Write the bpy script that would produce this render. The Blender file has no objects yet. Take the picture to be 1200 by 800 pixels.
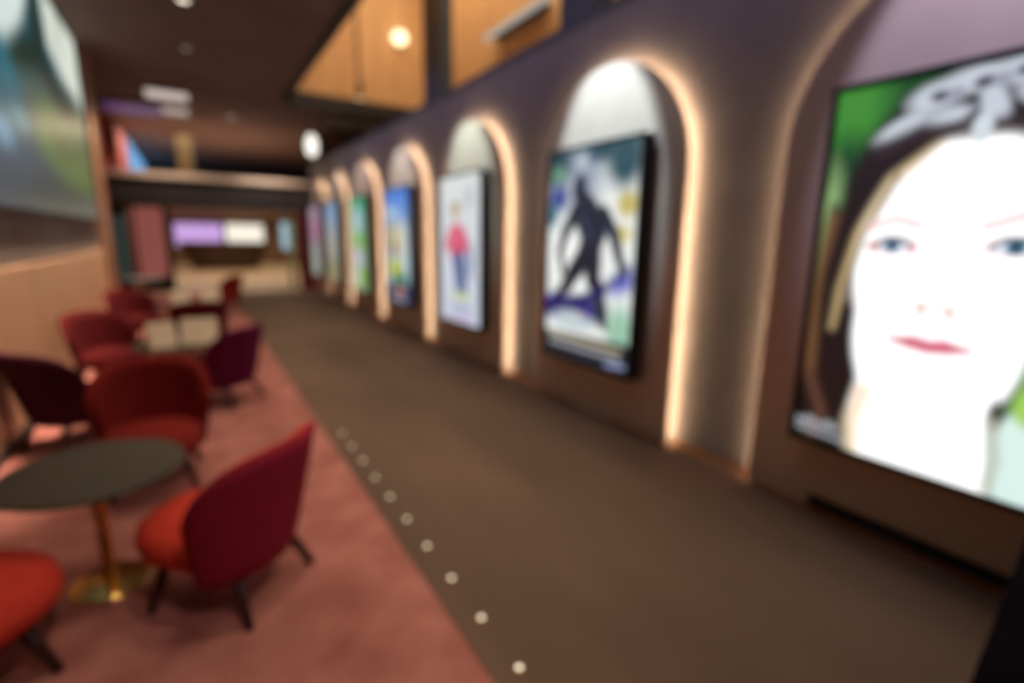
import bpy, bmesh, math, random
import numpy as np
from mathutils import Vector, Matrix
random.seed(7)
S = bpy.context.scene
COL = S.collection
PI = math.pi

# ------------------------------------------------------------------ helpers
def link(o, parent=None):
    COL.objects.link(o)
    if parent is not None:
        o.parent = parent
    return o

def lin(c):
    return tuple(((v/12.92) if v <= .04045 else ((v+.055)/1.055)**2.4) for v in [x/255 for x in c])

def obj(name, bm, mats, parent=None, smooth=False, loc=None, rot=None):
    me = bpy.data.meshes.new(name)
    bmesh.ops.recalc_face_normals(bm, faces=bm.faces)
    bm.to_mesh(me); bm.free()
    for m in (mats if isinstance(mats, (list, tuple)) else [mats]):
        me.materials.append(m)
    if smooth:
        for p in me.polygons: p.use_smooth = True
    o = link(bpy.data.objects.new(name, me), parent)
    if loc: o.location = loc
    if rot: o.rotation_euler = rot
    return o

def thing(name, label, cat, loc=(0, 0, 0), rotz=0, group=None):
    o = link(bpy.data.objects.new(name, None))
    o.empty_display_size = .1
    o.location = loc; o.rotation_euler = (0, 0, rotz)
    return tag(o, label, cat, group)

def tag(o, label, cat, group=None, kind=None):
    o['label'] = label; o['category'] = cat
    if group: o['group'] = group
    if kind: o['kind'] = kind
    return o

def struct(name, bm, m):
    o = obj(name, bm, m); o['kind'] = 'structure'
    return o

def add_box(bm, lo, hi, bevel=0):
    lo, hi = Vector(lo), Vector(hi)
    r = bmesh.ops.create_cube(bm, size=1)
    vs = r['verts']
    c, d = (lo+hi)/2, hi-lo
    for v in vs:
        v.co = Vector((c.x+v.co.x*d.x, c.y+v.co.y*d.y, c.z+v.co.z*d.z))
    if bevel:
        es = list({e for v in vs for e in v.link_edges})
        bmesh.ops.bevel(bm, geom=es, offset=bevel, segments=2, profile=.5, affect='EDGES')
    return bm

def box(lo, hi, bevel=0):
    return add_box(bmesh.new(), lo, hi, bevel)

def add_tube(bm, a, b, r0, r1=None, n=16):
    a, b = Vector(a), Vector(b)
    r1 = r0 if r1 is None else r1
    z = (b-a).normalized()
    x = z.orthogonal().normalized(); y = z.cross(x)
    A, B = [], []
    for k in range(n):
        t = 2*PI*k/n
        d = x*math.cos(t)+y*math.sin(t)
        A.append(bm.verts.new(a+d*r0)); B.append(bm.verts.new(b+d*r1))
    for k in range(n):
        bm.faces.new((A[k], A[(k+1) % n], B[(k+1) % n], B[k]))
    bm.faces.new(A); bm.faces.new(B)
    return bm

def tube(a, b, r0, r1=None, n=16):
    return add_tube(bmesh.new(), a, b, r0, r1, n)

def lathe(profile, n=40, c=(0, 0, 0)):
    bm = bmesh.new()
    rings = []
    for r, z in profile:
        if r < 1e-5:
            rings.append([bm.verts.new((c[0], c[1], c[2]+z))])
        else:
            rings.append([bm.verts.new((c[0]+r*math.cos(2*PI*k/n), c[1]+r*math.sin(2*PI*k/n), c[2]+z)) for k in range(n)])
    for A, B in zip(rings, rings[1:]):
        for k in range(n):
            j = (k+1) % n
            a = [A[0]] if len(A) == 1 else [A[k], A[j]]
            b = [B[0]] if len(B) == 1 else [B[j], B[k]]
            if len(a)+len(b) >= 3: bm.faces.new(a+b)
    return bm

# ------------------------------------------------------------------ materials
def mat(name, col, rough=.6, metal=0, spec=.5, sheen=0):
    m = bpy.data.materials.new(name); m.use_nodes = True
    b = m.node_tree.nodes['Principled BSDF']
    b.inputs['Base Color'].default_value = (*col, 1)
    b.inputs['Roughness'].default_value = rough
    b.inputs['Metallic'].default_value = metal
    b.inputs['Specular IOR Level'].default_value = spec
    if sheen:
        b.inputs['Sheen Weight'].default_value = sheen
        b.inputs['Sheen Tint'].default_value = (*col, 1)
    return m

def noise_mat(name, c0, c1, scale=6, detail=4, rough=.8, stretch=(1, 1, 1), bump=0, bscale=200, lo=.35, hi=.65, spec=.3, sheen=0, wave=None):
    m = mat(name, c0, rough, spec=spec, sheen=sheen)
    nt = m.node_tree; N = nt.nodes; L = nt.links; b = N['Principled BSDF']
    tc = N.new('ShaderNodeTexCoord'); mp = N.new('ShaderNodeMapping')
    mp.inputs['Scale'].default_value = stretch
    L.new(tc.outputs['Object'], mp.inputs['Vector'])
    nz = N.new('ShaderNodeTexNoise'); nz.inputs['Scale'].default_value = scale; nz.inputs['Detail'].default_value = detail
    L.new(mp.outputs[0], nz.inputs['Vector'])
    cr = N.new('ShaderNodeValToRGB')
    cr.color_ramp.elements[0].position = lo; cr.color_ramp.elements[1].position = hi
    cr.color_ramp.elements[0].color = (*c0, 1); cr.color_ramp.elements[1].color = (*c1, 1)
    L.new(nz.outputs['Fac'], cr.inputs['Fac'])
    L.new(cr.outputs[0], b.inputs['Base Color'])
    if bump:
        n2 = N.new('ShaderNodeTexNoise'); n2.inputs['Scale'].default_value = bscale
        L.new(tc.outputs['Object'], n2.inputs['Vector'])
        bp = N.new('ShaderNodeBump'); bp.inputs['Strength'].default_value = bump; bp.inputs['Distance'].default_value = .005
        L.new(n2.outputs['Fac'], bp.inputs['Height']); L.new(bp.outputs[0], b.inputs['Normal'])
    return m

def wood_panel(name, c0, c1, pitch, axis, rough=.5, gap=.012):
    """veneer boards with thin dark joints every `pitch` metres along axis"""
    m = noise_mat(name, c0, c1, 2.2, 6, rough, stretch=(3, 3, .35))
    nt = m.node_tree; N = nt.nodes; L = nt.links; b = N['Principled BSDF']
    src = b.inputs['Base Color'].links[0].from_socket
    tc = N.new('ShaderNodeTexCoord'); sp = N.new('ShaderNodeSeparateXYZ'); L.new(tc.outputs['Object'], sp.inputs[0])
    d = N.new('ShaderNodeMath'); d.operation = 'DIVIDE'; d.inputs[1].default_value = pitch; L.new(sp.outputs[axis], d.inputs[0])
    f = N.new('ShaderNodeMath'); f.operation = 'FRACT'; L.new(d.outputs[0], f.inputs[0])
    g = N.new('ShaderNodeMath'); g.operation = 'LESS_THAN'; g.inputs[1].default_value = gap/pitch; L.new(f.outputs[0], g.inputs[0])
    mx = N.new('ShaderNodeMix'); mx.data_type = 'RGBA'; L.new(g.outputs[0], mx.inputs['Factor']); L.new(src, mx.inputs['A'])
    mx.inputs['B'].default_value = (c0[0]*.25, c0[1]*.25, c0[2]*.25, 1)
    L.new(mx.outputs['Result'], b.inputs['Base Color'])
    return m

def emit(name, col, strength):
    m = bpy.data.materials.new(name); m.use_nodes = True
    b = m.node_tree.nodes['Principled BSDF']
    b.inputs['Base Color'].default_value = (.05, .05, .05, 1)
    b.inputs['Emission Color'].default_value = (*col, 1)
    b.inputs['Emission Strength'].default_value = strength
    b.inputs['Roughness'].default_value = .4
    return m

def screen_mat(name, strength):
    """backlit picture: the picture itself sits in the mesh's colour attribute"""
    m = bpy.data.materials.new(name); m.use_nodes = True
    N = m.node_tree.nodes; b = N['Principled BSDF']
    a = N.new('ShaderNodeVertexColor'); a.layer_name = 'picture'
    m.node_tree.links.new(a.outputs['Color'], b.inputs['Emission Color'])
    b.inputs['Base Color'].default_value = (.02, .02, .02, 1)
    b.inputs['Emission Strength'].default_value = strength
    b.inputs['Roughness'].default_value = .35
    return m

M = dict(
    pink=noise_mat('pink_carpet', (.27, .097, .085), (.45, .187, .165), 3.2, 6, .95, bump=.5, lo=.3, hi=.7, spec=.1),
    brown=noise_mat('brown_carpet', (.105, .068, .052), (.155, .103, .076), 1.3, 5, .9, stretch=(1, .35, 1), bump=.4, lo=.3, hi=.7, spec=.12),
    tanfloor=noise_mat('tan_floor', (.52, .36, .22), (.62, .45, .29), 2, 4, .45),
    pier=noise_mat('grey_plaster', (.145, .128, .134), (.165, .146, .152), 3, 4, .75),
    panel=noise_mat('satin_bronze', (.60, .46, .36), (.64, .50, .39), 2.5, 4, .36),
    greywall=noise_mat('grey_wall', (.15, .12, .115), (.175, .14, .13), 2, 4, .7),
    tanwall=wood_panel('tan_dado', (.44, .27, .17), (.49, .30, .19), 2.4, 1, gap=.005),
    oak=wood_panel('oak_side', (.50, .30, .15), (.60, .37, .19), 1.25, 1),
    oakend=wood_panel('oak_end', (.50, .30, .15), (.60, .37, .19), 1.1, 0),
    copper=noise_mat('copper_panel', (.34, .18, .11), (.42, .23, .14), 2, 3, .45),
    ceil=noise_mat('dark_ceiling', (.15, .098, .088), (.18, .118, .104), 1.5, 3, .8),
    dark=noise_mat('dark_paint', (.030, .026, .028), (.042, .036, .036), 3, 3, .6),
    navy=noise_mat('navy_steel', (.040, .055, .080), (.052, .068, .095), 3, 3, .5),
    black=noise_mat('black_plastic', (.010, .009, .012), (.014, .012, .015), 4, 3, .45),
    blackm=noise_mat('black_laminate', (.004, .002, .005), (.006, .004, .006), 4, 3, .9, spec=.02),
    redwall=noise_mat('red_wall', (.28, .06, .045), (.36, .085, .06), 2, 3, .6),
    redpost=noise_mat('dark_red_post', (.13, .012, .015), (.18, .02, .02), 2, 3, .5),
    salmon=noise_mat('salmon_panel', (.55, .17, .13), (.40, .10, .13), 3, 3, .6),
    brownsoff=noise_mat('brown_soffit', (.20, .12, .075), (.24, .145, .09), 2, 3, .6),
    beige=noise_mat('beige_edge', (.62, .48, .38), (.68, .54, .43), 2, 3, .5),
    bar=noise_mat('bar_brown', (.06, .032, .02), (.085, .045, .028), 3, 3, .4),
    cream=noise_mat('cream_card', (.78, .66, .50), (.84, .73, .58), 8, 3, .7),
    greytop=noise_mat('grey_top', (.30, .30, .33), (.36, .36, .38), 5, 3, .4),
    tabletop=noise_mat('olive_stone', (.055, .050, .034), (.070, .062, .042), 9, 4, .55),
    brass=noise_mat('brass', (.62, .36, .10), (.72, .44, .14), 5, 3, .22),
    legwood=noise_mat('dark_leg_wood', (.035, .012, .016), (.05, .02, .02), 6, 3, .45, stretch=(6, 6, 1)),
    trimcop=mat('copper_trim', (.45, .22, .10), .35, .8),
    olive=noise_mat('olive_column', (.16, .13, .07), (.20, .16, .09), 3, 3, .6),
)
M['panel'].node_tree.nodes['Principled BSDF'].inputs['Metallic'].default_value = .4
M['brass'].node_tree.nodes['Principled BSDF'].inputs['Metallic'].default_value = 1

def fabric(name, c, k=1.15):
    return noise_mat(name, c, tuple(v*k for v in c), 30, 5, .9, bump=.5, bscale=350, spec=.15, sheen=.15)
FAB = dict(
    crimson=fabric('crimson_fabric', (.25, .014, .036)),
    red=fabric('red_fabric', (.52, .045, .028)),
    purple=fabric('purple_fabric', (.115, .006, .045)),
    plum=fabric('plum_fabric', (.040, .004, .017)),
    dred=fabric('dark_red_fabric', (.082, .005, .007)),
    brick=fabric('brick_red_fabric', (.17, .011, .009)),
)

# ------------------------------------------------------------------ camera
R = CAMR = None
def setup_camera():
    f = 591.707
    c = np.array([600., 400.])
    a = np.array([223.3, 273.1])-c; b = np.array([549.2, 3309.8])-c
    Y = np.array([a[0], -a[1], -f]); Y /= np.linalg.norm(Y)
    D = np.array([b[0], -b[1], -f]); D /= np.linalg.norm(D)
    Z = -(D-(D@Y)*Y); Z /= np.linalg.norm(Z)
    X = np.cross(Y, Z)
    cam = bpy.data.cameras.new('camera')
    cam.sensor_width = 36; cam.lens = f/1200*36
    cam.clip_start = .05; cam.clip_end = 200
    o = link(bpy.data.objects.new('camera', cam))
    m = Matrix([list(X), list(Y), list(Z)]).to_4x4()
    m.translation = Vector((0, 0, 1.8))
    o.matrix_world = m
    # the photograph is out of focus: the lens is focused right in front of it
    cam.dof.use_dof = DOF
    cam.dof.focus_distance = .5
    cam.dof.aperture_fstop = 1.2
    S.camera = o
DOF = True
setup_camera()

# ------------------------------------------------------------------ painting pictures for the lit screens
class Pic:
    """a picture sampled on an nu x nv grid; u to the right, v up, both in metres from the picture's centre"""
    def __init__(s, w, h, nu, nv, base):
        s.w, s.h, s.nu, s.nv = w, h, nu, nv
        u = (np.arange(nu)/(nu-1)-.5)*w; v = (np.arange(nv)/(nv-1)-.5)*h
        s.U, s.V = np.meshgrid(u, v)
        s.C = np.zeros((nv, nu, 3)); s.C[:] = lin(base)
    def mix(s, a, col):
        a = np.clip(a, 0, 1)[..., None]
        s.C = s.C*(1-a)+np.array(lin(col))*a
    def ell(s, cx, cy, rx, ry, col, rot=0, soft=.25, op=1):
        t = math.radians(rot); x = s.U-cx; y = s.V-cy
        X = (x*math.cos(t)+y*math.sin(t))/rx; Y = (-x*math.sin(t)+y*math.cos(t))/ry
        d = np.sqrt(X*X+Y*Y)
        s.mix((1+soft/2-d)/soft*op if soft else (d < 1)*op, col)
    def seg(s, pts, col, r, r2=None, soft=.02, op=1):
        r2 = r if r2 is None else r2
        n = len(pts)-1
        al = np.zeros_like(s.U)
        for k in range(n):
            a = np.array(pts[k]); b = np.array(pts[k+1]); d = b-a
            t = np.clip(((s.U-a[0])*d[0]+(s.V-a[1])*d[1])/max(d@d, 1e-9), 0, 1)
            dist = np.hypot(s.U-a[0]-t*d[0], s.V-a[1]-t*d[1])
            rr = r+(r2-r)*(k+t)/n
            al = np.maximum(al, np.clip((rr+soft/2-dist)/soft, 0, 1))
        s.mix(al*op, col)
    def poly(s, pts, col, soft=.02, op=1):
        P = np.array(pts); n = len(P); ins = np.zeros(s.U.shape, bool); dist = np.full(s.U.shape, 9.)
        for k in range(n):
            a, b = P[k], P[(k+1) % n]; d = b-a
            t = np.clip(((s.U-a[0])*d[0]+(s.V-a[1])*d[1])/max(d@d, 1e-9), 0, 1)
            dist = np.minimum(dist, np.hypot(s.U-a[0]-t*d[0], s.V-a[1]-t*d[1]))
            cond = ((a[1] > s.V) != (b[1] > s.V))
            with np.errstate(divide='ignore', invalid='ignore'):
                xi = a[0]+(s.V-a[1])*(b[0]-a[0])/(b[1]-a[1])
            ins ^= cond & (s.U < xi)
        sd = np.where(ins, dist, -dist)
        s.mix(np.clip(sd/soft+.5, 0, 1)*op, col)
    def grad(s, v0, v1, col0, col1, op=1):
        t = np.clip((s.V-v0)/(v1-v0), 0, 1)[..., None]
        s.C = s.C*(1-op)+(np.array(lin(col0))*(1-t)+np.array(lin(col1))*t)*op
    def speckle(s, amt, seed=1, cell=3):
        rng = np.random.default_rng(seed)
        g = rng.normal(size=(s.nv//cell+2, s.nu//cell+2))
        g = np.kron(g, np.ones((cell, cell)))[:s.nv, :s.nu]
        s.C = np.clip(s.C*(1+amt*g[..., None]), 0, 3)
    def mesh(s, name, m, parent, origin, udir, vdir=(0, 0, 1)):
        me = bpy.data.meshes.new(name)
        o3, ud, vd = Vector(origin), Vector(udir), Vector(vdir)
        vs = [o3+ud*float(s.U[j, i])+vd*float(s.V[j, i]) for j in range(s.nv) for i in range(s.nu)]
        fs = [(j*s.nu+i, j*s.nu+i+1, (j+1)*s.nu+i+1, (j+1)*s.nu+i) for j in range(s.nv-1) for i in range(s.nu-1)]
        me.from_pydata([tuple(v) for v in vs], [], fs)
        ca = me.color_attributes.new('picture', 'FLOAT_COLOR', 'POINT')
        data = np.ones((s.nv*s.nu, 4), np.float32); data[:, :3] = s.C.reshape(-1, 3)
        ca.data.foreach_set('color', data.ravel())
        me.materials.append(m)
        return link(bpy.data.objects.new(name, me), parent)

# ------------------------------------------------------------------ measurements (metres)
WX = 3.55          # right wall plane
SX = 3.43          # front of the raised arch panels
BX = 3.30          # front of the lightboxes
WT = 3.93          # top of right wall
LX = -1.46         # left wall plane
CE = .91           # edge between pink and brown carpet
YE = 18.4          # end of the corridor
CZ = 5.0           # ceiling

# ------------------------------------------------------------------ setting
struct('floor', box((LX-.3, -3, -.30), (7.5, 42, -.02)), M['dark'])
struct('floor_corridor', box((CE, -3, -.02), (WX, YE, 0)), M['brown'])
struct('floor_lounge', box((LX, -3, -.02), (CE, YE, 0)), M['pink'])
struct('floor_foyer', box((-6, YE, -.02), (10, 40, 0)), M['tanfloor'])
struct('trim_1', box((CE-.012, -3, 0), (CE+.012, YE, .006)), M['brown'])

struct('wall_right', box((WX, -3, 0), (WX+.25, YE, WT)), M['pier'])
struct('trim_2', box((WX-.012, -3, WT), (WX+.30, YE, WT+.07)), M['navy'])
struct('wall_left', box((LX-.25, -3, 0), (LX, 13.0, CZ)), M['greywall'])
struct('trim_3', box((LX, -3, .09), (LX+.04, 12.25, 1.46)), M['tanwall'])
struct('baseboard_left', box((LX, -3, 0), (LX+.055, 12.25, .09)), M['dark'])
struct('trim_4', box((LX-.02, 12.25, 0), (LX+.10, 13.15, CZ)), M['copper'])
struct('wall_left_far', box((LX-.65, 13.0, 0), (LX-.40, 40, CZ)), M['redwall'])
struct('ceiling', box((-6, -3, CZ), (2.15, 40, CZ+.25)), M['ceil'])
struct('ceiling_far', box((2.15, 13.8, CZ), (10, 40, CZ+.25)), M['ceil'])
struct('trim_5', box((2.15, -3, CZ-.06), (2.27, 13.5, CZ+.6)), M['dark'])
# the tall void over the corridor: oak walls, roof, cross beam
struct('wall_gallery', box((5.6, -3, 0), (5.8, 13.6, 9.0)), M['oak'])
struct('wall_gallery_end', box((2.15, 13.6, CZ), (5.8, 13.8, 9.0)), M['oakend'])
struct('wall_gallery_inner', box((2.15, -3, CZ+.6), (2.25, 13.6, 9.0)), M['oak'])
struct('ceiling_gallery', box((2.0, -3, 9.0), (5.9, 13.8, 9.2)), M['oak'])
struct('floor_gallery', box((WX+.25, -3, 3.3), (5.6, 18.4, 3.5)), M['brownsoff'])
struct('trim_6', box((2.15, 13.3, 4.72), (5.6, 13.6, 5.06)), M['black'])
struct('trim_7', box((2.9, 13.32, 4.40), (5.6, 13.58, 4.56)), M['black'])
for n, (y0, y1) in enumerate(((7.95, 8.65), (4.25, 4.85), (.5, 1.1))):
    o = obj('trim_%d' % (8+n), box((WX+.02, y0, WT+.07), (WX+.24, y1, 9.0), .01), M['navy']); o['kind'] = 'structure'
# the wall end and the bridge across
struct('wall_bridge_post', box((3.02, 18.0, 0), (3.55, 18.4, 2.55)), M['redpost'])
struct('trim_11', box((-2.0, YE, 2.56), (3.95, YE+.3, 3.36)), M['dark'])
struct('trim_12', box((-2.0, YE-.06, 3.36), (3.95, YE+.34, 3.52)), M['beige'])
struct('ceiling_foyer', box((-6, YE+.3, 2.6), (10, 40, 2.85)), M['brownsoff'])
struct('floor_mezzanine', box((-2.1, YE+.3, 3.2), (10, 40, 3.36)), M['beige'])
struct('wall_foyer', box((-6, 36, 0), (10, 36.2, 2.6)), M['brownsoff'])
struct('wall_mezzanine', box((-2.1, 30, 3.36), (10, 30.2, CZ)), M['dark'])
struct('wall_foyer_right', box((6.6, YE+.3, 0), (6.8, 36, 2.6)), M['tanfloor'])
struct('wall_gallery_far', box((WX+.25, 18.4, 3.5), (6, 18.6, 5.0)), M['brownsoff'])
struct('wall_back', box((-2, -3.3, 0), (6, -3.05, 5.2)), M['greywall'])

# ------------------------------------------------------------------ arched panels with a band of light round their edge
def arch_outline(r, zs, n=28):
    """(y, z) from the right foot, over the top, to the left foot; the centre line is y = 0"""
    pts = [(-r, 0.0), (-r, zs*.5), (-r, zs)]
    for k in range(1, n):
        t = PI*k/n
        pts.append((-r*math.cos(t), zs+r*math.sin(t)))
    pts += [(r, zs), (r, zs*.5), (r, 0.0)]
    return pts

led = emit('warm_led', (1.0, .68, .38), 52)
def arch_panel(c, r, label):
    t = thing('arch_panel', label, 'arch panel', (WX, c, 0), 0, 'arched panels with warm light edges along the corridor')
    zs = 3.40-r
    th = WX-SX
    def prism(x0, x1, dr, z0=0.0, hollow=None):
        """solid with the arch outline grown by dr, from x0 to x1 in front of the wall"""
        bm = bmesh.new()
        out = [(y*(r+dr)/r, max(z0, zs+(z-zs)*(r+dr)/r if z > zs else z)) for y, z in arch_outline(r, zs)]
        F = [bm.verts.new((x0, y, z)) for y, z in out]; B = [bm.verts.new((x1, y, z)) for y, z in out]
        bm.faces.new(F); bm.faces.new(B[::-1])
        for k in range(len(F)):
            j = (k+1) % len(F); bm.faces.new((F[k], F[j], B[j], B[k]))
        return bm
    obj('front_board', prism(-th, -th+.028, 0, .04), M['panel'], t)
    obj('base_trim', box((-th+.002, -r+.01, 0), (-th+.028, r-.01, .04)), M['trimcop'], t)
    obj('spacer', prism(-th+.028, -.002, -.26), M['pier'], t)
    # strip of light on the back of the board, shining at the wall
    bm = bmesh.new(); rings = []
    out = arch_outline(r, zs)
    for x, dr in ((-th+.029, -.035), (-th+.035, -.035), (-th+.035, -.075), (-th+.029, -.075)):
        rings.append([bm.verts.new((x, y*(r+dr)/r, (zs+(z-zs)*(r+dr)/r) if z > zs else max(z, .03))) for y, z in out])
    for a in range(4):
        A, B = rings[a], rings[(a+1) % 4]
        for k in range(len(out)-1):
            bm.faces.new((A[k], A[k+1], B[k+1], B[k]))
    bm.faces.new([q[0] for q in rings]); bm.faces.new([q[-1] for q in rings])
    obj('light_strip', bm, led, t)
    return t

ARCH = [(1.05, 1.01), (3.88, 1.01), (6.72, 1.02), (9.42, 1.0), (12.1, .97), (14.7, .95), (17.0, .9)]
ALAB = ['arched panel behind the huge portrait lightbox at the right of the picture',
        'arched panel with a bright white top behind the dark leaping figure lightbox',
        'arched panel behind the pale lightbox showing a pink dot figure',
        'arched panel behind the lightbox with a blue sky top',
        'arched panel behind the green and white lightbox',
        'arched panel second from the far end of the corridor wall',
        'arched panel at the far end beside the dark red post']
for (c, r), lb in zip(ARCH, ALAB):
    arch_panel(c, r, lb)

# baseboard pieces on the piers between the panels
edges = [-3+.0]
for c, r in ARCH: edges += [c-r, c+r]
edges.append(YE-.45)
for k in range(0, len(edges), 2):
    if edges[k+1]-edges[k] > .03:
        o = obj('baseboard_right', box((WX-.015, edges[k]+.005, 0), (WX, edges[k+1]-.005, .05)), M['trimcop']); o['kind'] = 'structure'

# ------------------------------------------------------------------ lightboxes
def lightbox(c, pic, label, strength, w=1.36, z0=.53, z1=2.70, fr=.035):
    t = thing('lightbox_sign', label, 'poster lightbox', (SX-.002, c, z0), 0, 'poster lightboxes on the arched panels')
    d = SX-BX; h = z1-z0
    obj('case', box((-d+.012, -w/2+.004, .004), (0, w/2-.004, h-.004)), M['black'], t)
    bm = bmesh.new()
    add_box(bm, (-d-.006, -w/2, 0), (-.02, -w/2+fr, h)); add_box(bm, (-d-.006, w/2-fr, 0), (-.02, w/2, h))
    add_box(bm, (-d-.006, -w/2+fr, 0), (-.02, w/2-fr, fr)); add_box(bm, (-d-.006, -w/2+fr, h-fr), (-.02, w/2-fr, h))
    obj('bezel', bm, M['black'], t)
    pic.mesh('poster', screen_mat('backlit_poster', strength), t, (-d+.008, 0, h/2), (0, -1, 0))
    return t

PW, PH = 1.36-.06, 2.17-.06
# picture coordinates from the measured wall points: u = c - y, v = z - 1.615
def conv(c):
    return lambda y, z: (c-y, z-1.615)

# 1: a woman's face, over-bright
k = conv(1.05)
p = Pic(PW, PH, 210, 330, (20, 70, 24))
p.ell(*k(1.66, 2.55), .22, .30, (60, 135, 45), soft=.8)
p.ell(*k(1.62, 2.15), .16, .25, (14, 62, 30), soft=.8)
p.ell(*k(1.68, 1.75), .10, .45, (150, 185, 120), soft=.8)
p.ell(*k(1.68, 1.15), .12, .30, (120, 130, 90), soft=.7)
p.ell(*k(.45, 1.2), .22, .7, (150, 205, 110), soft=.6)
HAIR = (30, 19, 18)
p.ell(*k(1.05, 1.95), .56, .72, HAIR, soft=.12)                       # crown of hair
p.poly([k(*q) for q in ((1.66, 2.05), (1.72, 1.4), (1.73, .70), (1.68, .55), (1.38, .55), (1.38, 1.2), (1.45, 1.9))], HAIR, soft=.06)
p.poly([k(*q) for q in ((.66, 2.1), (.46, 1.7), (.40, 1.0), (.55, .9), (.68, 1.5))], (60, 40, 32), soft=.08)
p.seg([k(1.64, 1.95), k(1.69, 1.5), k(1.66, 1.05)], (120, 84, 52), .035, soft=.06, op=.8)
p.seg([k(1.66, 1.0), k(1.55, .75), k(1.60, .6)], (110, 72, 56), .03, soft=.06, op=.7)
SKIN = (255, 255, 255)
p.ell(*k(1.05, 1.74), .445, .64, SKIN, soft=.10)                      # face
p.ell(*k(1.06, 1.35), .385, .58, SKIN, soft=.10)                      # jaw
p.poly([k(*q) for q in ((1.36, 1.2), (1.40, .85), (1.34, .48), (.70, .48), (.80, 1.2))], SKIN, soft=.05)   # neck
p.poly([k(*q) for q in ((.76, .95), (.70, .5), (.36, .5), (.36, 1.0), (.55, 1.1))], (215, 238, 232), soft=.06)
p.ell(*k(.62, 1.05), .07, .10, (160, 205, 90), soft=.6)
p.ell(*k(.745, .98), .03, .07, (60, 60, 54), soft=.9)
p.seg([k(.75, .95), k(.71, .75), k(.73, .6)], (190, 190, 170), .012, soft=.05)
p.seg([k(1.34, .95), k(1.38, .75), k(1.36, .6)], (245, 225, 190), .03, soft=.08)
p.seg([k(1.20, 2.34), k(1.38, 2.14), k(1.49, 1.86), k(1.54, 1.55), k(1.56, 1.30)], (218, 190, 136), .040, .006, soft=.06)  # blond lock
p.seg([k(1.18, 2.40), k(1.42, 2.20), k(1.55, 1.90), k(1.61, 1.60)], HAIR, .060, .030, soft=.06)
p.seg([k(1.33, 2.17), k(1.46, 1.86), k(1.52, 1.52)], (96, 72, 54), .009, soft=.03)
for ye in (1.31, .80):
    p.ell(*k(ye+.02, 1.52), .13, .10, (255, 246, 242), soft=1.0, op=.5)
for ye in (1.31, .80):                                                # eyes
    p.ell(*k(ye, 1.80), .105, .042, (205, 160, 165), soft=.7, op=.7)
    p.ell(*k(ye, 1.795), .085, .034, (235, 240, 244), soft=.4)
    p.ell(*k(ye, 1.80), .040, .038, (70, 120, 150), soft=.4)
    p.ell(*k(ye, 1.80), .018, .018, (20, 30, 40), soft=.4)
    p.seg([k(ye+.09, 1.80), k(ye+.04, 1.838), k(ye-.04, 1.838), k(ye-.09, 1.80)], (60, 62, 70), .009, soft=.02)
    p.seg([k(ye+.12, 1.90), k(ye, 1.945), k(ye-.11, 1.91)], (236, 190, 190), .014, soft=.05, op=.8)
p.ell(*k(1.40, 1.79), .03, .02, (190, 110, 80), soft=.8, op=.7); p.ell(*k(1.21, 1.78), .02, .02, (225, 120, 130), soft=.8, op=.7)
p.ell(*k(1.13, 1.46), .022, .016, (190, 130, 100), soft=.8); p.ell(*k(1.00, 1.45), .022, .016, (215, 170, 150), soft=.8)
p.seg([k(1.14, 1.50), k(1.065, 1.47), k(.99, 1.49)], (248, 225, 220), .012, soft=.04)
p.poly([k(*q) for q in ((1.26, 1.285), (1.14, 1.315), (1.06, 1.300), (1.0, 1.315), (.88, 1.275), (.98, 1.245), (1.07, 1.235), (1.16, 1.25))], (222, 120, 140), soft=.025)
p.seg([k(1.25, 1.283), k(1.06, 1.275), k(.89, 1.275)], (190, 60, 90), .007, soft=.02)
# pale flower band in the hair
for q, rx, ry, ro in (((1.35, 2.42), .13, .05, 25), ((1.22, 2.55), .12, .07, 10), ((1.05, 2.60), .14, .06, 0), ((.86, 2.60), .12, .07, -8), ((1.16, 2.44), .10, .04, 15), ((.98, 2.47), .05, .11, 20), ((.80, 2.48), .11, .05, -20), ((.66, 2.52), .10, .09, 0)):
    p.ell(*k(*q), rx, ry, (196, 202, 212), rot=ro, soft=.7)
for q in ((1.20, 2.55), (1.03, 2.58), (.88, 2.60), (.74, 2.52)):
    p.ell(*k(*q), .045, .028, (70, 70, 84), soft=.7)
    p.ell(*k(q[0]-.06, q[1]), .04, .03, (150, 152, 168), soft=.8)
p.seg([k(1.44, 2.32), k(1.26, 2.39), k(1.1, 2.37), k(.7, 2.37), k(.4, 2.3)], (50, 38, 38), .034, soft=.06)
p.ell(*k(1.01, 2.37), .04, .07, (206, 216, 222), soft=.6)
# small pale title on the dark hair, lower left
rng = random.Random(3)
for i in range(9):
    yy = 1.69-i*.030
    p.seg([k(yy, .655), k(yy, .655+rng.choice((.03, .05)))], (200, 205, 212), .007, soft=.012)
p.seg([k(1.69, .625), k(1.42, .605)], (170, 176, 186), .010, soft=.02)
p.C *= np.where(p.C > .9, 1.25, 1.0)
lightbox(1.05, p, 'huge glowing lightbox with a pale close-up portrait of a woman with dark hair', 1.05)

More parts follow.
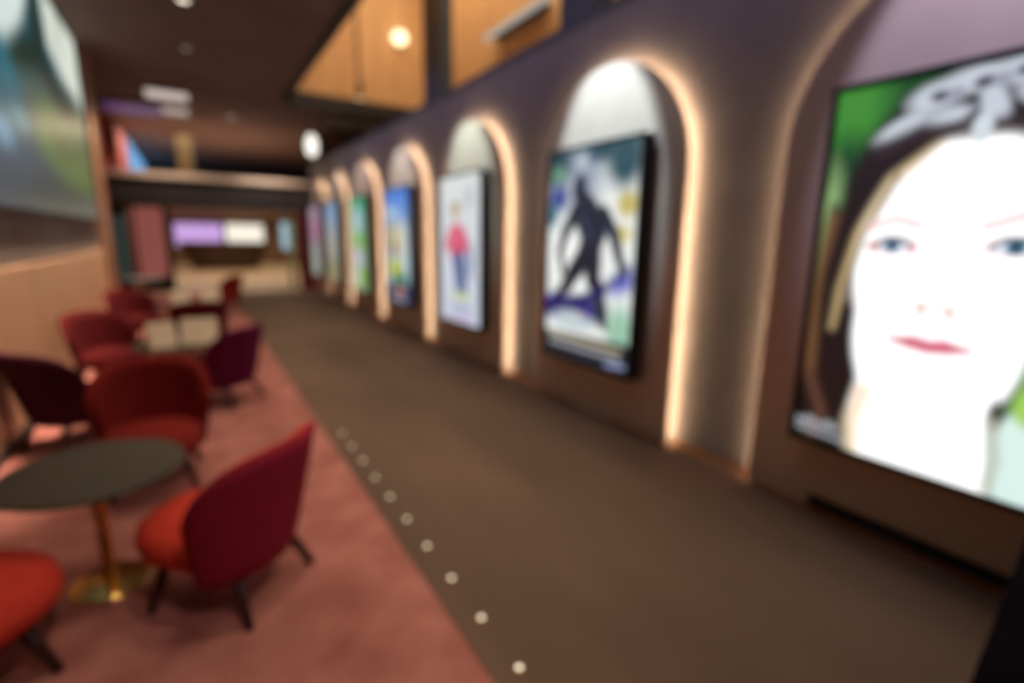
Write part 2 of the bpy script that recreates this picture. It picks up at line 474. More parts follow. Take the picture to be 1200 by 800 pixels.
# 2: dark leaping silhouette against white, teal corners, violet floor
k = conv(3.90)
p = Pic(PW, PH, 150, 240, (236, 240, 236))
p.grad(.72, 1.05, (236, 240, 236), (60, 110, 120), .85)
p.ell(*k(4.45, 2.55), .24, .22, (16, 52, 62), soft=.7); p.ell(*k(4.40, 2.45), .10, .08, (110, 160, 120), soft=.9)
p.ell(*k(4.40, 2.22), .16, .14, (30, 52, 140), soft=.9); p.ell(*k(4.52, 2.05), .12, .12, (54, 110, 130), soft=.9)
p.ell(*k(3.44, 2.50), .22, .24, (26, 66, 78), soft=.8); p.ell(*k(3.75, 2.62), .22, .10, (24, 62, 70), soft=.8)
p.poly([k(*q) for q in ((4.12, 2.58), (3.98, 2.62), (3.86, 2.20), (3.98, 2.05))], (240, 246, 240), soft=.05)
p.ell(*k(3.38, 2.12), .13, .11, (196, 176, 90), soft=.9); p.ell(*k(3.42, 1.86), .10, .08, (214, 200, 130), soft=.9)
p.ell(*k(4.40, 1.10), .28, .13, (58, 20, 160), soft=.8); p.ell(*k(4.00, 1.10), .36, .14, (36, 24, 130), soft=.8)
p.ell(*k(3.40, 1.42), .22, .11, (90, 96, 190), rot=25, soft=.95, op=.8)
p.ell(*k(4.30, 1.65), .24, .22, (250, 252, 248), soft=.4); p.ell(*k(3.98, 1.45), .12, .18, (246, 250, 246), soft=.4)
INK = (14, 12, 34)
p.ell(*k(4.02, 2.34), .30, .30, (70, 84, 130), soft=.95, op=.6)                  # bluish glow behind the head
p.ell(*k(4.06, 2.30), .105, .135, (34, 34, 70), rot=-14, soft=.3)               # head, bent forward
p.seg([k(4.02, 2.22), k(3.92, 2.08)], INK, .09, .15, soft=.05)                   # neck into shoulders
p.poly([k(*q) for q in ((4.16, 2.14), (4.02, 2.20), (3.84, 2.16), (3.66, 2.02), (3.64, 1.84), (3.74, 1.62), (3.92, 1.54), (4.04, 1.62), (4.02, 1.82), (4.12, 1.98))], INK, soft=.06)
p.seg([k(4.10, 2.08), k(4.26, 1.88), k(4.34, 1.68), k(4.28, 1.46)], INK, .085, .040, soft=.04)   # arm swung forward
p.seg([k(3.70, 2.04), k(3.54, 1.86), k(3.46, 1.66), k(3.38, 1.50)], INK, .090, .042, soft=.04)   # arm swung back
p.seg([k(3.94, 1.64), k(4.12, 1.46), k(4.20, 1.34)], INK, .13, .085, soft=.05); p.seg([k(4.20, 1.36), k(4.34, 1.22), k(4.44, 1.10)], INK, .075, .045, soft=.04)
p.seg([k(3.82, 1.62), k(3.80, 1.42), k(3.70, 1.30)], INK, .13, .085, soft=.05); p.seg([k(3.70, 1.32), k(3.70, 1.12), k(3.58, .98)], INK, .075, .045, soft=.04)
for q0, q1, q2, w_ in (((4.48, 1.06), (4.16, 1.16), (3.70, 1.26), .075), ((4.40, 1.20), (4.05, 1.10), (3.80, 1.20), .045), ((3.90, 1.24), (3.60, 1.36), (3.34, 1.56), .040)):
    p.seg([k(*q0), k(*q1), k(*q2)], (24, 14, 92), w_, w_*.6, soft=.07, op=.9)      # swirl of dark violet round the feet
p.seg([k(4.00, 2.04), k(3.84, 1.80)], (58, 60, 104), .022, soft=.05, op=.8); p.seg([k(3.62, 1.92), k(3.52, 1.78)], (70, 74, 116), .018, soft=.05, op=.8)
p.ell(*k(4.00, 1.04), .10, .03, (180, 80, 90), soft=.9)
p.ell(*k(4.12, .98), .30, .10, (190, 205, 210), soft=.8, op=.9)
p.ell(*k(3.40, .96), .16, .24, (150, 196, 170), soft=.8)
p.ell(*k(3.66, 1.12), .09, .14, (20, 34, 44), soft=.7)
p.poly([k(*q) for q in ((4.6, .82), (3.2, .86), (3.2, .5), (4.6, .5))], (28, 34, 44), soft=.06)
for row, (zz, r0) in enumerate(((.78, .022), (.70, .018))):                      # rows of pale credit strokes
    for i in range(17):
        yy = 4.46-i*.066
        p.seg([k(yy, zz), k(yy-.022, zz)], (198, 184, 150) if row == 0 else (190, 196, 204), r0, soft=.02, op=.85)
p.seg([k(3.55, .62), k(3.32, .64)], (150, 160, 200), .02, soft=.03)
lightbox(3.90, p, 'lightbox with a dark leaping figure on white and violet', 1.0)

# 3: pale poster, figure with a pink top and blue trousers
k = conv(6.76)
p = Pic(PW, PH, 90, 145, (226, 230, 236))
p.grad(-.95, .95, (214, 222, 240), (232, 236, 236))
p.ell(*k(6.90, 2.20), .16, .10, (196, 196, 170), soft=.9); p.ell(*k(6.45, 2.35), .12, .16, (196, 204, 204), soft=.9)
p.ell(*k(6.86, 2.16), .10, .13, (222, 196, 170), soft=.5)                        # head
p.ell(*k(6.86, 2.24), .11, .07, (180, 160, 110), soft=.5)
p.ell(*k(6.84, 1.74), .30, .27, (226, 88, 120), soft=.35)                        # pink top
p.ell(*k(6.94, 1.82), .14, .12, (240, 128, 150), soft=.8)
p.seg([k(7.05, 1.86), k(7.22, 1.66)], (226, 90, 124), .08, .05, soft=.05); p.seg([k(6.62, 1.82), k(6.44, 1.6)], (226, 90, 124), .08, .05, soft=.05)
p.seg([k(6.84, 1.48), k(6.80, 1.05)], (74, 96, 156), .13, .07, soft=.06); p.seg([k(6.72, 1.48), k(6.60, 1.02)], (64, 84, 140), .12, .07, soft=.06)
p.ell(*k(6.42, 1.45), .08, .24, (110, 130, 180), soft=.8)
p.ell(*k(6.74, .95), .34, .05, (214, 222, 160), soft=.8)
for i, (zz, cc_) in enumerate(((.82, (150, 150, 190)), (.74, (170, 170, 206)), (.64, (206, 140, 206)))):
    for j in range(9):
        p.seg([k(7.0-j*.07, zz), k(6.97-j*.07, zz)], cc_, .024, soft=.03, op=.8)
lightbox(6.76, p, 'pale lightbox showing a figure in a pink top and blue trousers', .85)

# 4: blue sky, yellow and green
k = conv(9.42)
p = Pic(PW, PH, 66, 105, (90, 160, 235))
p.grad(-.2, 1.0, (200, 226, 240), (54, 130, 232))
p.ell(*k(9.75, 2.25), .25, .12, (190, 224, 246), soft=.9)
p.ell(*k(9.65, 1.75), .26, .34, (206, 190, 110), soft=.7); p.ell(*k(9.55, 1.55), .14, .16, (140, 74, 44), soft=.7)
p.ell(*k(9.15, 1.75), .24, .34, (224, 226, 206), soft=.7); p.ell(*k(9.55, 1.18), .40, .20, (196, 204, 54), soft=.7)
p.ell(*k(9.30, .98), .40, .16, (52, 132, 96), soft=.8)
p.poly([k(*q) for q in ((10.1, .92), (8.7, .92), (8.7, .5), (10.1, .5))], (44, 66, 110), soft=.15)
p.ell(*k(9.35, .78), .22, .09, (200, 130, 100), soft=.8)
for j in range(8): p.seg([k(9.85-j*.11, .62), k(9.80-j*.11, .62)], (210, 216, 230), .02, soft=.03)
lightbox(9.42, p, 'lightbox with blue sky above yellow and green shapes', .8)

# 5: green and white
k = conv(12.1)
p = Pic(PW, PH, 54, 84, (150, 196, 190))
p.grad(-.9, .95, (190, 214, 180), (70, 180, 130))
p.ell(*k(12.1, 2.15), .4, .3, (176, 214, 226), soft=.9); p.ell(*k(12.0, 1.65), .36, .22, (140, 200, 70), soft=.8)
p.ell(*k(12.2, 1.3), .4, .25, (206, 204, 220), soft=.8); p.ell(*k(11.85, .85), .35, .22, (130, 190, 70), soft=.8)
p.ell(*k(12.4, .8), .3, .16, (224, 230, 222), soft=.8)
for j in range(6): p.seg([k(12.45-j*.12, .64), k(12.40-j*.12, .64)], (60, 110, 60), .022, soft=.03)
lightbox(12.1, p, 'lightbox in fresh green and white', .75)
# 6, 7: far
k = conv(14.7)
p = Pic(PW, PH, 30, 46, (170, 190, 214))
p.grad(-.9, .9, (170, 168, 130), (140, 182, 224)); p.ell(*k(14.7, 1.6), .36, .4, (196, 190, 170), soft=.9); p.ell(*k(14.6, .9), .3, .2, (150, 150, 90), soft=.9)
lightbox(14.7, p, 'lightbox with a pale blue top and olive foot', .7)
k = conv(17.0)
p = Pic(PW, PH, 30, 46, (186, 170, 186))
p.grad(-.9, .9, (170, 176, 160), (196, 170, 196)); p.ell(*k(17.0, 1.9), .36, .34, (214, 130, 176), soft=.9); p.ell(*k(17.1, 1.1), .36, .4, (190, 200, 190), soft=.9)
lightbox(17.0, p, 'lightbox with a pink blur, farthest along the corridor wall', .7, w=1.3)

# narrow dark grille low on the nearest arched panel
g = thing('vent_grille', 'long dark floor-level grille under the huge portrait lightbox', 'vent', (SX-.003, 1.05, .05))
obj('grille_frame', box((-.006, -.56, 0), (.001, .56, .085)), M['dark'], g)
for i in range(5):
    obj('slat', box((-.014, -.54, .010+i*.015), (-.006, .54, .017+i*.015)), M['black'], g)

# ------------------------------------------------------------------ the big picture wall on the left
scr = thing('media_screen', 'huge wall screen showing a green and teal jungle picture', 'screen', (LX, 8.55, 2.02))
sw, sh = 6.95, 2.95
obj('screen_frame', box((0, -sw/2-.04, -.04), (.05, sw/2+.04, sh+.02)), M['black'], scr)
p = Pic(sw, sh, 120, 70, (54, 84, 84))
# u runs to the right as seen in the room (towards +y), v up
p.grad(-1.4, 1.2, (80, 92, 104), (52, 104, 112))
p.ell(-1.5, -.35, .75, .75, (46, 112, 128), soft=.9)
p.ell(-1.2, .05, .5, .35, (44, 124, 140), soft=.9)
p.ell(-1.7, -.80, .28, .16, (122, 170, 196), soft=.9); p.ell(-1.0, -.55, .3, .12, (96, 150, 160), soft=.9)
p.ell(-1.2, -1.25, 1.3, .35, (82, 98, 112), soft=.9)
p.poly([(-.6, -.15), (.3, -.05), (1.6, .15), (3.5, .40), (3.5, -1.15), (1.4, -1.1), (.3, -1.0)], (92, 118, 88), soft=.7)
p.ell(.5, -.45, .8, .35, (112, 136, 92), rot=10, soft=.9); p.ell(2.0, -.9, 1.2, .45, (112, 132, 88), soft=.9)
p.ell(1.2, -.45, .8, .3, (104, 120, 80), soft=.9); p.ell(1.0, -1.42, 2.6, .34, (84, 92, 88), soft=.9)
p.poly([(-1.6, .20), (-1.0, .15), (-.35, .55), (.15, 1.0), (.3, 1.5), (-2.5, 1.5)], (226, 236, 232), soft=.22)
p.poly([(1.0, 1.5), (1.1, .75), (1.8, .52), (2.6, .45), (3.5, .35), (3.5, 1.5)], (230, 236, 226), soft=.22)
p.seg([(.55, 1.5), (.55, .9), (.55, .35), (1.3, .12), (2.4, .05)], (40, 62, 52), .26, .14, soft=.3)
p.seg([(-.9, .1), (-.2, .30), (.5, .45)], (44, 74, 66), .16, .2, soft=.25)
p.seg([(2.1, 1.5), (2.0, .9)], (70, 90, 70), .07, soft=.15, op=.7)
p.C = p.C**1.3
p.C = np.clip(p.C+(p.C-p.C.mean(axis=2, keepdims=True))*.05, 0, 2)
p.speckle(.06, 4, 4)
p.mesh('picture', screen_mat('screen_picture', .95), scr, (.056, 0, sh/2), (0, 1, 0))

# ------------------------------------------------------------------ floor lights along the carpet edge
fl = emit('floor_led', (1.0, .93, .68), 1.9)
def floor_dot(y, label):
    t = thing('floor_light', label, 'floor light', (1.025, y, 0), 0, 'floor lights along the carpet edge')
    obj('ring', lathe([(.019, 0), (.019, .003), (.013, .004), (.013, 0)], 20), M['trimcop'], t)
    obj('lens', lathe([(.013, .001), (.012, .005), (.007, .0065), (0, .007)], 20), fl, t)
DL = ['nearest small floor light at the bottom of the picture', 'second nearest small floor light along the carpet edge', 'third nearest small floor light along the carpet edge',
      'fourth nearest small floor light along the carpet edge', 'fifth nearest small floor light along the carpet edge', 'sixth nearest small floor light along the carpet edge',
      'seventh nearest small floor light along the carpet edge', 'eighth nearest small floor light along the carpet edge', 'ninth nearest small floor light along the carpet edge', 'tenth nearest small floor light along the carpet edge']
for i in range(10):
    floor_dot(1.53+.338*i, DL[i])

# ------------------------------------------------------------------ lounge chairs
def shell_bm(off0, off1, th0, rimk=1.0, zb=.205, nth=26, nv=9, inset=0):
    """curved back: outer surface at radial offset off0, inner at off1"""
    bm = bmesh.new()
    def P(th, v, off):
        a = abs(th)/math.radians(92)
        rim = .33+(.49*rimk)*max(0, 1-a**3.0)**.62-inset
        z = zb+inset*.5+(rim-zb-inset*.5)*v
        s = max(0, z-.205)/.615
        b = .275+.108*s**.7+off; aa = .20+.150*s**.9+off
        return (b*math.sin(th), -.045-aa*math.cos(th), z)
    G = []
    for off in (off0, off1):
        G.append([[bm.verts.new(P(-th0+2*th0*i/nth, j/nv, off)) for i in range(nth+1)] for j in range(nv+1)])
    for g, fl_ in zip(G, (0, 1)):
        for j in range(nv):
            for i in range(nth):
                q = (g[j][i], g[j][i+1], g[j+1][i+1], g[j+1][i])
                bm.faces.new(q if fl_ == 0 else q[::-1])
    O, I = G
    for i in range(nth):
        bm.faces.new((O[nv][i], O[nv][i+1], I[nv][i+1], I[nv][i])); bm.faces.new((O[0][i+1], O[0][i], I[0][i], I[0][i+1]))
    for j in range(nv):
        bm.faces.new((O[j][0], O[j+1][0], I[j+1][0], I[j][0])); bm.faces.new((O[j+1][nth], O[j][nth], I[j][nth], I[j+1][nth]))
    return bm

def cushion_bm(cx, cy, rx, ry, z0, z1, n=36, nl=10, e=2.5, tz=2.4):
    bm = bmesh.new(); rings = []
    zc, hz = (z0+z1)/2, (z1-z0)/2
    for j in range(1, nl):
        ph = -PI/2+PI*j/nl
        cr = max(0, math.cos(ph))**(2/tz); sz = math.copysign(abs(math.sin(ph))**(2/tz), math.sin(ph))
        ring = []
        for i in range(n):
            t = 2*PI*i/n
            x = math.copysign(abs(math.cos(t))**(2/e), math.cos(t)); y = math.copysign(abs(math.sin(t))**(2/e), math.sin(t))
            taper = 1-.10*(y+1)/2
            ring.append(bm.verts.new((cx+rx*cr*x*taper, cy+ry*cr*y, zc+hz*sz+.02*(1 if sz > 0 else 0)*max(0, y)*cr)))
        rings.append(ring)
    b = bm.verts.new((cx, cy, z0)); tp = bm.verts.new((cx, cy, z1))
    for A, B in zip(rings, rings[1:]):
        for i in range(n): bm.faces.new((A[i], A[(i+1) % n], B[(i+1) % n], B[i]))
    for i in range(n):
        bm.faces.new((b, rings[0][(i+1) % n], rings[0][i])); bm.faces.new((tp, rings[-1][i], rings[-1][(i+1) % n]))
    return bm

def make_chair(outer, inner, label):
    t = thing('lounge_chair', label, 'chair', group='upholstered lounge chairs around the low tables')
    b = obj('backrest', shell_bm(.012, -.012, math.radians(84)), outer, t, True)
    obj('back_pad', shell_bm(-.012, -.050, math.radians(82), zb=.28, inset=.012), inner, b, True)
    obj('seat', cushion_bm(0, .075, .305, .33, .195, .435), inner, t, True)
    for sx in (-1, 1):
        for sy in (-1, 1):
            obj('leg', tube((sx*.165, sy*.17+.02, .25), (sx*.240, sy*.255, 0), .029, .019, 14), M['legwood'], t, True)
    return t

def copy_tree(o, parent=None):
    c = o.copy(); COL.objects.link(c); c.parent = parent
    for ch in list(o.children): copy_tree(ch, c)
    return c
protos = {}
def chair(x, y, fx, fy, outer, inner, label, s=1.0):
    key = (outer, inner)
    if not protos:
        o = make_chair(FAB[outer], FAB[inner], label); protos[key] = o
        protos['first'] = o
    elif key in protos:
        o = copy_tree(protos[key])
    else:
        o = copy_tree(protos['first'])
        for ch in [o]+list(o.children)+[g for c in o.children for g in c.children]:
            if ch.type == 'MESH' and not ch.name.startswith('leg'):
                ch.data = ch.data.copy()
                ch.data.materials[0] = FAB[outer if ch.name.startswith('backrest') else inner]
        protos[key] = o
    o.location = (x, y, 0); o.rotation_euler = (0, 0, math.atan2(-fx, fy)); o.scale = (1.06,)*3
    o['label'] = label
    return o

chair(.04, 2.72, -.735, .68, 'crimson', 'red', 'bright red lounge chair seen from behind, nearest in front by the carpet edge')
chair(-.36, 4.30, -.05, -1, 'brick', 'brick', 'brick red lounge chair facing forward behind the nearest dark round table')
chair(-1.0, 2.52, .75, .66, 'crimson', 'red', 'red lounge chair cut off by the left picture edge, only its seat showing')
chair(-1.0, 5.55, .75, .66, 'plum', 'plum', 'very dark plum lounge chair against the tan left wall')
chair(.17, 6.15, -.75, .66, 'purple', 'purple', 'purple lounge chair seen from behind beside the carpet edge')
chair(-.93, 7.45, .62, -.78, 'dred', 'dred', 'dark red lounge chair behind the plum chair, facing the second table')
chair(-.02, 8.72, -.1, 1, 'dred', 'dred', 'dark red lounge chair with its back to the second table')
chair(-.86, 10.3, .6, -.8, 'dred', 'dred', 'dark red lounge chair by the left wall at the third table')
chair(.52, 13.3, -.9, -.4, 'brick', 'brick', 'small far red lounge chair standing alone near the foyer')

# ------------------------------------------------------------------ tables
def make_table(x, y, label, top, r=.39, h=.64):
    t = thing('round_table', label, 'table', (x, y, 0), 0, 'round tables in the lounge')
    obj('tabletop', lathe([(0, h-.028), (r-.02, h-.028), (r, h-.016), (r, h-.006), (r-.006, h), (0, h)], 56), top, t)
    obj('column', lathe([(.028, .02), (.028, h-.04), (.09, h-.034), (.09, h-.028), (0, h-.028)], 28), M['brass'], t, False)
    obj('base', lathe([(0, 0), (.170, 0), (.175, .006), (.170, .012), (.06, .022), (.03, .03), (0, .03)], 48), M['brass'], t, False)
    return t
make_table(-.52, 3.09, 'dark round table on a brass column, nearest in the picture', M['tabletop'], .39)
make_table(-.24, 6.42, 'dark round table with cream cards between purple and dark red chairs', M['tabletop'])
make_table(-.02, 9.9, 'third round table far along the lounge with two cream cards', M['tabletop'])
make_table(-.98, 13.7, 'small grey-topped round table beyond the chairs by the left wall', M['greytop'], .40, .82)

def tent_card(x, y, z, w, h, rz, label):
    """folded card: two leaning leaves"""
    bm = bmesh.new(); d = .12; th = .004
    for s in (-1, 1):
        a = [(-w/2, s*d, 0), (w/2, s*d, 0), (w/2, s*.003, h), (-w/2, s*.003, h)]
        A = [bm.verts.new(q) for q in a]; B = [bm.verts.new((q[0], q[1]-s*th, q[2])) for q in a]
        bm.faces.new(A); bm.faces.new(B[::-1])
        for i in range(4):
            j = (i+1) % 4; bm.faces.new((A[i], A[j], B[j], B[i]))
    add_box(bm, (-w/2, -.004, h-.006), (w/2, .004, h))
    o = obj('menu_card', bm, M['cream'], None, loc=(x, y, z), rot=(0, 0, rz))
    return tag(o, label, 'menu card', 'cream folded cards on the tables')
tent_card(-.36, 6.32, .64, .24, .25, .25, 'cream folded card on the second table, left one')
tent_card(-.01, 6.38, .64, .34, .26, -.1, 'wide cream folded card on the second table, right one')
tent_card(-.24, 9.85, .64, .26, .24, .1, 'cream folded card on the third table, left one')
tent_card(.19, 9.85, .64, .26, .25, -.1, 'cream folded card on the third table, right one')

# ------------------------------------------------------------------ low black plinth in the near right corner
t = thing('plinth', 'low black plinth cut off at the bottom right corner', 'plinth', (2.65, -.02, 0), .13)
obj('body', box((-.70, -.45, 0), (.62, .45, .46), .01), M['blackm'], t)
obj('top_slab', box((-.72, -.47, .46), (.64, .47, .50), .006), M['blackm'], t)

# ------------------------------------------------------------------ far foyer and mezzanine
def wall_screen(name, label, lo, hi, m, cat='screen'):
    t = thing(name, label, cat, ((lo[0]+hi[0])/2, hi[1]-.004, lo[2]))
    w, h = hi[0]-lo[0], hi[2]-lo[2]
    obj('screen_frame', box((-w/2-.05, -.10, -.05), (w/2+.05, 0, h+.05)), M['black'], t)
    obj('screen_panel', box((-w/2, -.12, 0), (w/2, -.10, h)), m, t)
    return t
wall_screen('bar_screen', 'wide purple glowing screen over the far bar', (-.70, 31.9, 1.15), (1.45, 32.0, 2.30), emit('purple_screen', (.62, .38, .80), .95))
wall_screen('bar_screen', 'wide white glowing screen over the far bar', (1.62, 31.9, 1.10), (3.45, 32.0, 2.32), emit('white_screen', (1.0, .93, .78), 1.0))
wall_screen('foyer_sign', 'small pale blue lit panel at the right of the far foyer', (3.55, 25.9, 1.15), (4.05, 26.0, 2.35), emit('blue_panel', (.45, .68, .80), .75))
bar = thing('bar_counter', 'dark curved bar counter under the purple and white screens', 'bar counter', (1.5, 31, 0))
bm = bmesh.new(); n = 40
for z0, z1, a, b in ((.0, 1.30, 2.05, .7),):
    lo = [bm.verts.new((a*.75*math.cos(2*PI*i/n), b*.8*math.sin(2*PI*i/n), z0)) for i in range(n)]
    hi = [bm.verts.new((a*math.cos(2*PI*i/n), b*math.sin(2*PI*i/n), z1)) for i in range(n)]
    for i in range(n): bm.faces.new((lo[i], lo[(i+1) % n], hi[(i+1) % n], hi[i]))
    bm.faces.new(lo); bm.faces.new(hi)
obj('body', bm, M['bar'], bar)
bm = bmesh.new()
lo = [bm.verts.new((2.1*math.cos(2*PI*i/n), .8*math.sin(2*PI*i/n), 1.30)) for i in range(n)]
hi = [bm.verts.new((2.1*math.cos(2*PI*i/n), .8*math.sin(2*PI*i/n), 1.38)) for i in range(n)]
for i in range(n): bm.faces.new((lo[i], lo[(i+1) % n], hi[(i+1) % n], hi[i]))
bm.faces.new(lo); bm.faces.new(hi)
obj('counter_top', bm, M['bar'], bar)

# salmon display panel and its dark posts under the bridge, left
d = thing('display_panel', 'salmon pink display panel under the left end of the bridge', 'display panel', (-1.05, 19.5, 0))
obj('panel', box((-.36, -.05, .45), (.36, .05, 2.55)), emit('salmon_lit', (.42, .12, .10), .55), d)
obj('side_post', box((-.44, -.08, 0), (-.36, .08, 2.58)), M['dark'], d)
obj('side_post', box((.36, -.08, 0), (.50, .08, 2.58)), M['dark'], d)
obj('plinth_board', box((-.36, -.06, 0), (.36, .06, .45)), M['dark'], d)
pc = thing('poster_column', 'dark column with a dim teal poster left of the salmon panel', 'column', (-1.50, 16.6, 0))
obj('body', box((-.16, -.35, 0), (.16, .35, 2.55), .01), M['dark'], pc)
obj('poster', box((-.10, -.36, .55), (.10, -.35, 2.2)), emit('teal_poster', (.04, .08, .07), .5), pc)
gs = thing('lit_strip_sign', 'narrow olive green lit strip beside the dark red post', 'sign', (2.92, 19.2, 0))
obj('body', box((-.06, -.06, 0), (.06, .06, 2.5), .01), M['olive'], gs)
obj('lit_face', box((-.05, -.075, .6), (.05, -.06, 2.3)), emit('olive_strip', (.30, .30, .10), .5), gs)

# upper level beyond the bridge
struct('wall_mezzanine_left', box((-1.9, YE+.35, 3.36), (-1.62, 30, CZ)), M['redwall'])
us = thing('upper_screen', 'bright blue screen on the upper left wall above the bridge', 'screen', (-1.615, 26.0, 3.5))
obj('screen_frame', box((0, -4.3, -.03), (.08, 4.0, 1.42)), M['black'], us)
obj('screen_panel', box((.08, -4.2, 0), (.10, 3.9, 1.38)), emit('blue_screen', (.22, .52, .95), .8), us)
us = thing('upper_display_board', 'orange red lit board on the upper left wall beside the blue screen', 'board', (-1.615, 20.2, 3.5))
obj('board', box((0, -1.3, 0), (.07, 1.3, 1.4)), M['salmon'], us)
obj('board_frame', box((0, -1.34, -.04), (.05, 1.34, 1.44)), M['dark'], us)
oc = thing('upper_column', 'olive column standing on the upper level beyond the bridge', 'column', (.08, 21.0, 3.36))
obj('shaft', box((-.22, -.22, 0), (.22, .22, 1.64), .01), M['olive'], oc)
obj('base', box((-.27, -.27, 0), (.27, .27, .12), .01), M['olive'], oc)
for i, (x, lb) in enumerate(((1.1, 'pale low block on the upper level, left of the two'), (2.35, 'pale low block on the upper level, right of the two'))):
    t = thing('upper_bench', lb, 'bench', (x, 20.0, 3.36), 0, 'pale benches on the upper level')
    obj('seat', box((-.45, -.2, .12), (.45, .2, .30), .02), M['beige'], t)
    obj('base', box((-.38, -.16, 0), (.38, .16, .12)), M['dark'], t)

# white globe pendant under the cross beam
pt = thing('pendant_lamp', 'white oval pendant lamp under the dark cross beam', 'pendant lamp', (2.66, 13.45, 4.72))
obj('cord', tube((0, 0, -.52), (0, 0, 0), .008), M['black'], pt)
obj('cap', lathe([(0, -.50), (.05, -.50), (.06, -.56), (0, -.56)], 20), M['black'], pt)
obj('globe', lathe([(0, -1.06), (.07, -1.04), (.125, -.96), (.14, -.82), (.125, -.67), (.07, -.57), (0, -.55)], 28), emit('globe', (1.0, .97, .88), 1.4), pt, True)
# thin pole with a small lamp and a round wall lamp in the oak void
pl = thing('hanging_pole_lamp', 'thin dark hanging pole with a small lamp at its foot', 'lamp', (3.72, 13.0, 9.0))
obj('pole', tube((0, 0, -3.9), (0, 0, 0), .03), M['dark'], pl)
obj('lamp_head', tube((0, 0, -3.95), (0, -.14, -3.62), .07, .05), M['dark'], pl)
obj('lamp_lens', tube((0, .006, -3.964), (0, -.004, -3.94), .06), emit('small_lamp', (1, .85, .55), 3), pl)
ws = thing('wall_lamp', 'bright round warm lamp high on the oak end wall', 'wall lamp', (4.93, 13.6, 6.72))
obj('back_plate', tube((0, -.03, 0), (0, 0, 0), .2, n=28), M['oakend'], ws)
obj('globe', lathe([(0, -.17), (.12, -.13), (.2, 0), (.12, .13), (0, .17)], 24, (0, -.16, 0)), emit('warm_globe', (1, .84, .50), 2.6), ws, True)

ll = thing('linear_lamp', 'long pale tube lamp high on the oak side wall above the panels', 'lamp', (5.40, 8.75, 5.74))
obj('mount', box((.02, -.9, -.03), (.19, .9, .03), .005), M['navy'], ll)
obj('tube', tube((0, -1.1, 0), (0, 1.1, 0), .055, n=20), emit('tube_lamp', (.85, .80, .72), .45), ll, True)

# recessed ceiling lights
def downlight(x, y, e, label, r=.09, col=(1, .86, .70)):
    t = thing('ceiling_downlight', label, 'ceiling light', (x, y, CZ), 0, 'recessed ceiling lights')
    obj('ring', lathe([(r*.75, -.004), (r, -.012), (r*1.2, -.008), (r*1.2, 0), (r*.75, 0)], 28), M['dark'], t)
    obj('lens', lathe([(0, -.003), (r*.75, -.003), (r*.75, 0), (0, 0)], 28), emit('downlight_lens', col, e), t)
downlight(.21, 9.16, 2.2, 'small recessed ceiling light at the top edge of the picture', .10)
downlight(.23, 11.4, .35, 'dim small recessed ceiling light, second from the front', .09)
downlight(1.28, 17.0, .8, 'small warm ceiling light right of the white ceiling panels', .12)
for y, e, lb in ((15.2, .62, 'pale rectangular ceiling light panel, nearer of two'), (17.0, .42, 'pale rectangular ceiling light panel, farther of two')):
    t = thing('ceiling_light_panel', lb, 'ceiling light', (-.18, y, CZ), 0, 'rectangular ceiling light panels')
    obj('frame', box((-.46, -.46, -.03), (.46, .46, 0)), M['dark'], t)
    obj('diffuser', box((-.42, -.42, -.038), (.42, .42, -.03)), emit('panel_diffuser', (.85, .74, .70), e), t)
t = thing('ceiling_cove_light', 'purple glowing strip on the dark ceiling near the left wall', 'ceiling light', (-.9, 17.3, CZ))
obj('channel', box((-.75, -.9, -.05), (.55, .9, 0)), M['dark'], t)
obj('diffuser', box((-.7, -.5, -.06), (.5, .5, -.05)), emit('purple_cove', (.10, .04, .24), .5), t)

# ------------------------------------------------------------------ lights
def area(name, loc, size, power, col, target=None, sizey=None, spread=None):
    l = bpy.data.lights.new(name, 'AREA'); l.energy = power; l.color = col; l.size = size
    if sizey: l.shape = 'RECTANGLE'; l.size_y = sizey
    if spread: l.spread = spread
    o = link(bpy.data.objects.new(name, l)); o.location = loc
    d = Vector(target if target else (loc[0], loc[1], loc[2]-1))-Vector(loc)
    # long side (size_y) stays level, along the corridor
    o.rotation_euler = d.to_track_quat('-Z', 'X' if target else 'Y').to_euler()
    return o

def spot(name, loc, target, power, col, ang=60, blend=.8, rad=.06):
    l = bpy.data.lights.new(name, 'SPOT'); l.energy = power; l.color = col
    l.spot_size = math.radians(ang); l.spot_blend = blend; l.shadow_soft_size = rad
    o = link(bpy.data.objects.new(name, l)); o.location = loc
    o.rotation_euler = (Vector(target)-Vector(loc)).to_track_quat('-Z', 'Y').to_euler()
    return o

WARM = (1.0, .80, .60)
# ceiling downlights over the lounge
for x, y, e in ((.7, 1.9, 150), (.7, 4.4, 140), (.1, 5.7, 200), (.1, 8.9, 230), (.2, 11.4, 120), (.2, 14, 110)):
    spot('ceiling_or_fill_spot', (x, y, CZ-.05), (x, y, 0), e, WARM, 75, .9, .08)
# wash on the tan lower wall at the left
area('wall_wash', (-1.0, 8.5, CZ-.08), .10, 95, (1, .76, .54), (LX, 8.5, .75), sizey=8.0, spread=math.radians(26))
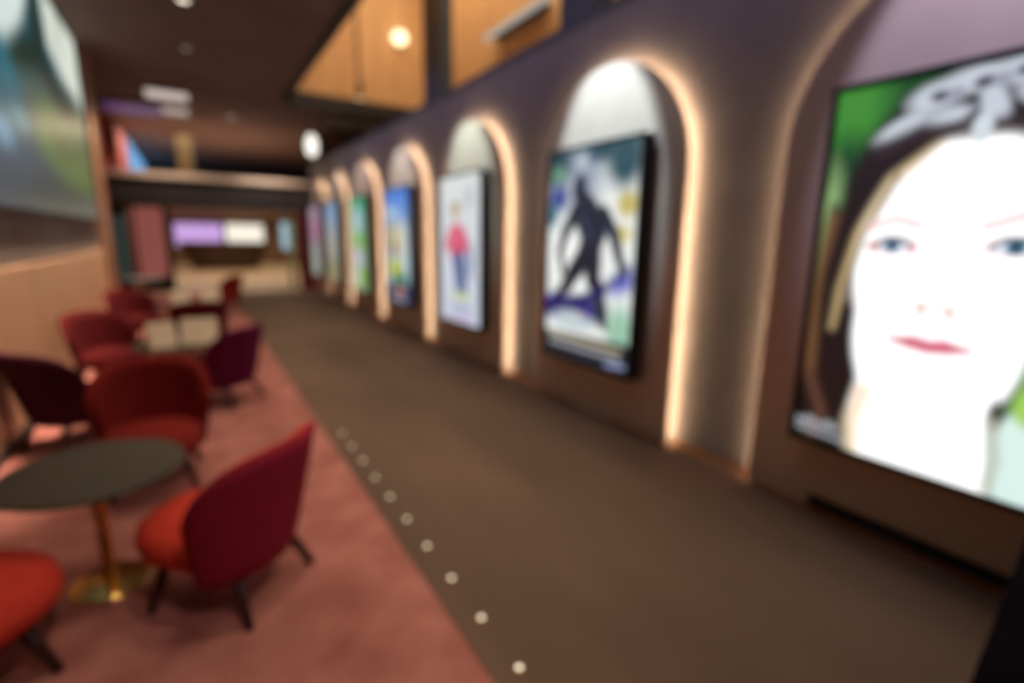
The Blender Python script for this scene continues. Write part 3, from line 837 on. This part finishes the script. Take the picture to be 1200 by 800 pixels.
# added fill behind the viewer, and added cool fill onto the wall head
spot('ceiling_or_fill_spot', (.9, -.9, CZ-.05), (.55, 2.5, .2), 280, WARM, 44, .9, .1)
area('wall_head_fill', (2.45, 6.5, 4.92), .12, 30, (.56, .58, 1.0), (WX, 6.5, 3.5), sizey=17, spread=math.radians(80))
# corridor, weak
for y, e in ((1.5, 30), (5.0, 50), (9.0, 55), (13, 80), (16.5, 70)):
    spot('corridor_spot', (2.0, y, CZ-.1), (2.0, y, 0), e, WARM, 80, .9, .1)
# added cool spots without fixtures, brightening the tops of the arched panels
for (c, r), e, col in zip(ARCH, (300, 800, 560, 330, 160, 110, 80), ((.62, .60, 1.0), (.60, .82, 1.0), (.66, .92, .95), (.74, .90, 1), (.9, .95, 1), (.9, .95, 1), (.9, .95, 1))):
    spot('panel_top_fill', (2.1, c, 4.55), (SX, c, 2.58), e, col, 38, .4, .03)
# oak void
area('void_panel', (4.2, 6.5, 8.8), 2.0, 560, (1, .80, .52), sizey=12)
# far foyer
area('foyer_panel', (1.5, 25, 2.58), 8, 230, (1, .82, .58), sizey=8)
area('foyer_panel', (2.0, 33, 2.58), 6, 110, (1, .82, .58), sizey=3)
spot('bridge_fill', (-.3, 17.9, 4.9), (-.3, 18.4, 3.5), 300, (1, .80, .62), 110, .8)  # added spots from above, brightening the beige bridge edge
spot('bridge_fill', (2.2, 17.9, 4.6), (2.2, 18.4, 3.5), 260, (1, .84, .72), 110, .8)
spot('pilaster_fill', (-.6, 12.4, 4.9), (-1.36, 12.7, 1.6), 330, (1, .76, .55), 60, .8)  # added spot, lightens the copper pilaster
area('mezzanine_panel', (.8, 21.5, 4.95), 4, 150, (1, .78, .55), sizey=3)
spot('mezzanine_spot', (-.6, 20.3, 4.9), (-1.62, 20.2, 4.2), 90, (1, .7, .55), 80, .8)

w = bpy.data.worlds.new('world'); S.world = w; w.use_nodes = True
bg = w.node_tree.nodes['Background']
bg.inputs['Color'].default_value = (.9, .75, .7, 1); bg.inputs['Strength'].default_value = .035

S.view_settings.view_transform = 'Standard'
S.view_settings.look = 'None'
S.view_settings.gamma = 1
S.view_settings.use_curve_mapping = False
S.view_settings.exposure = 0
S.cycles.use_denoising = True
S.cycles.max_bounces = 8
S.cycles.sample_clamp_indirect = 6
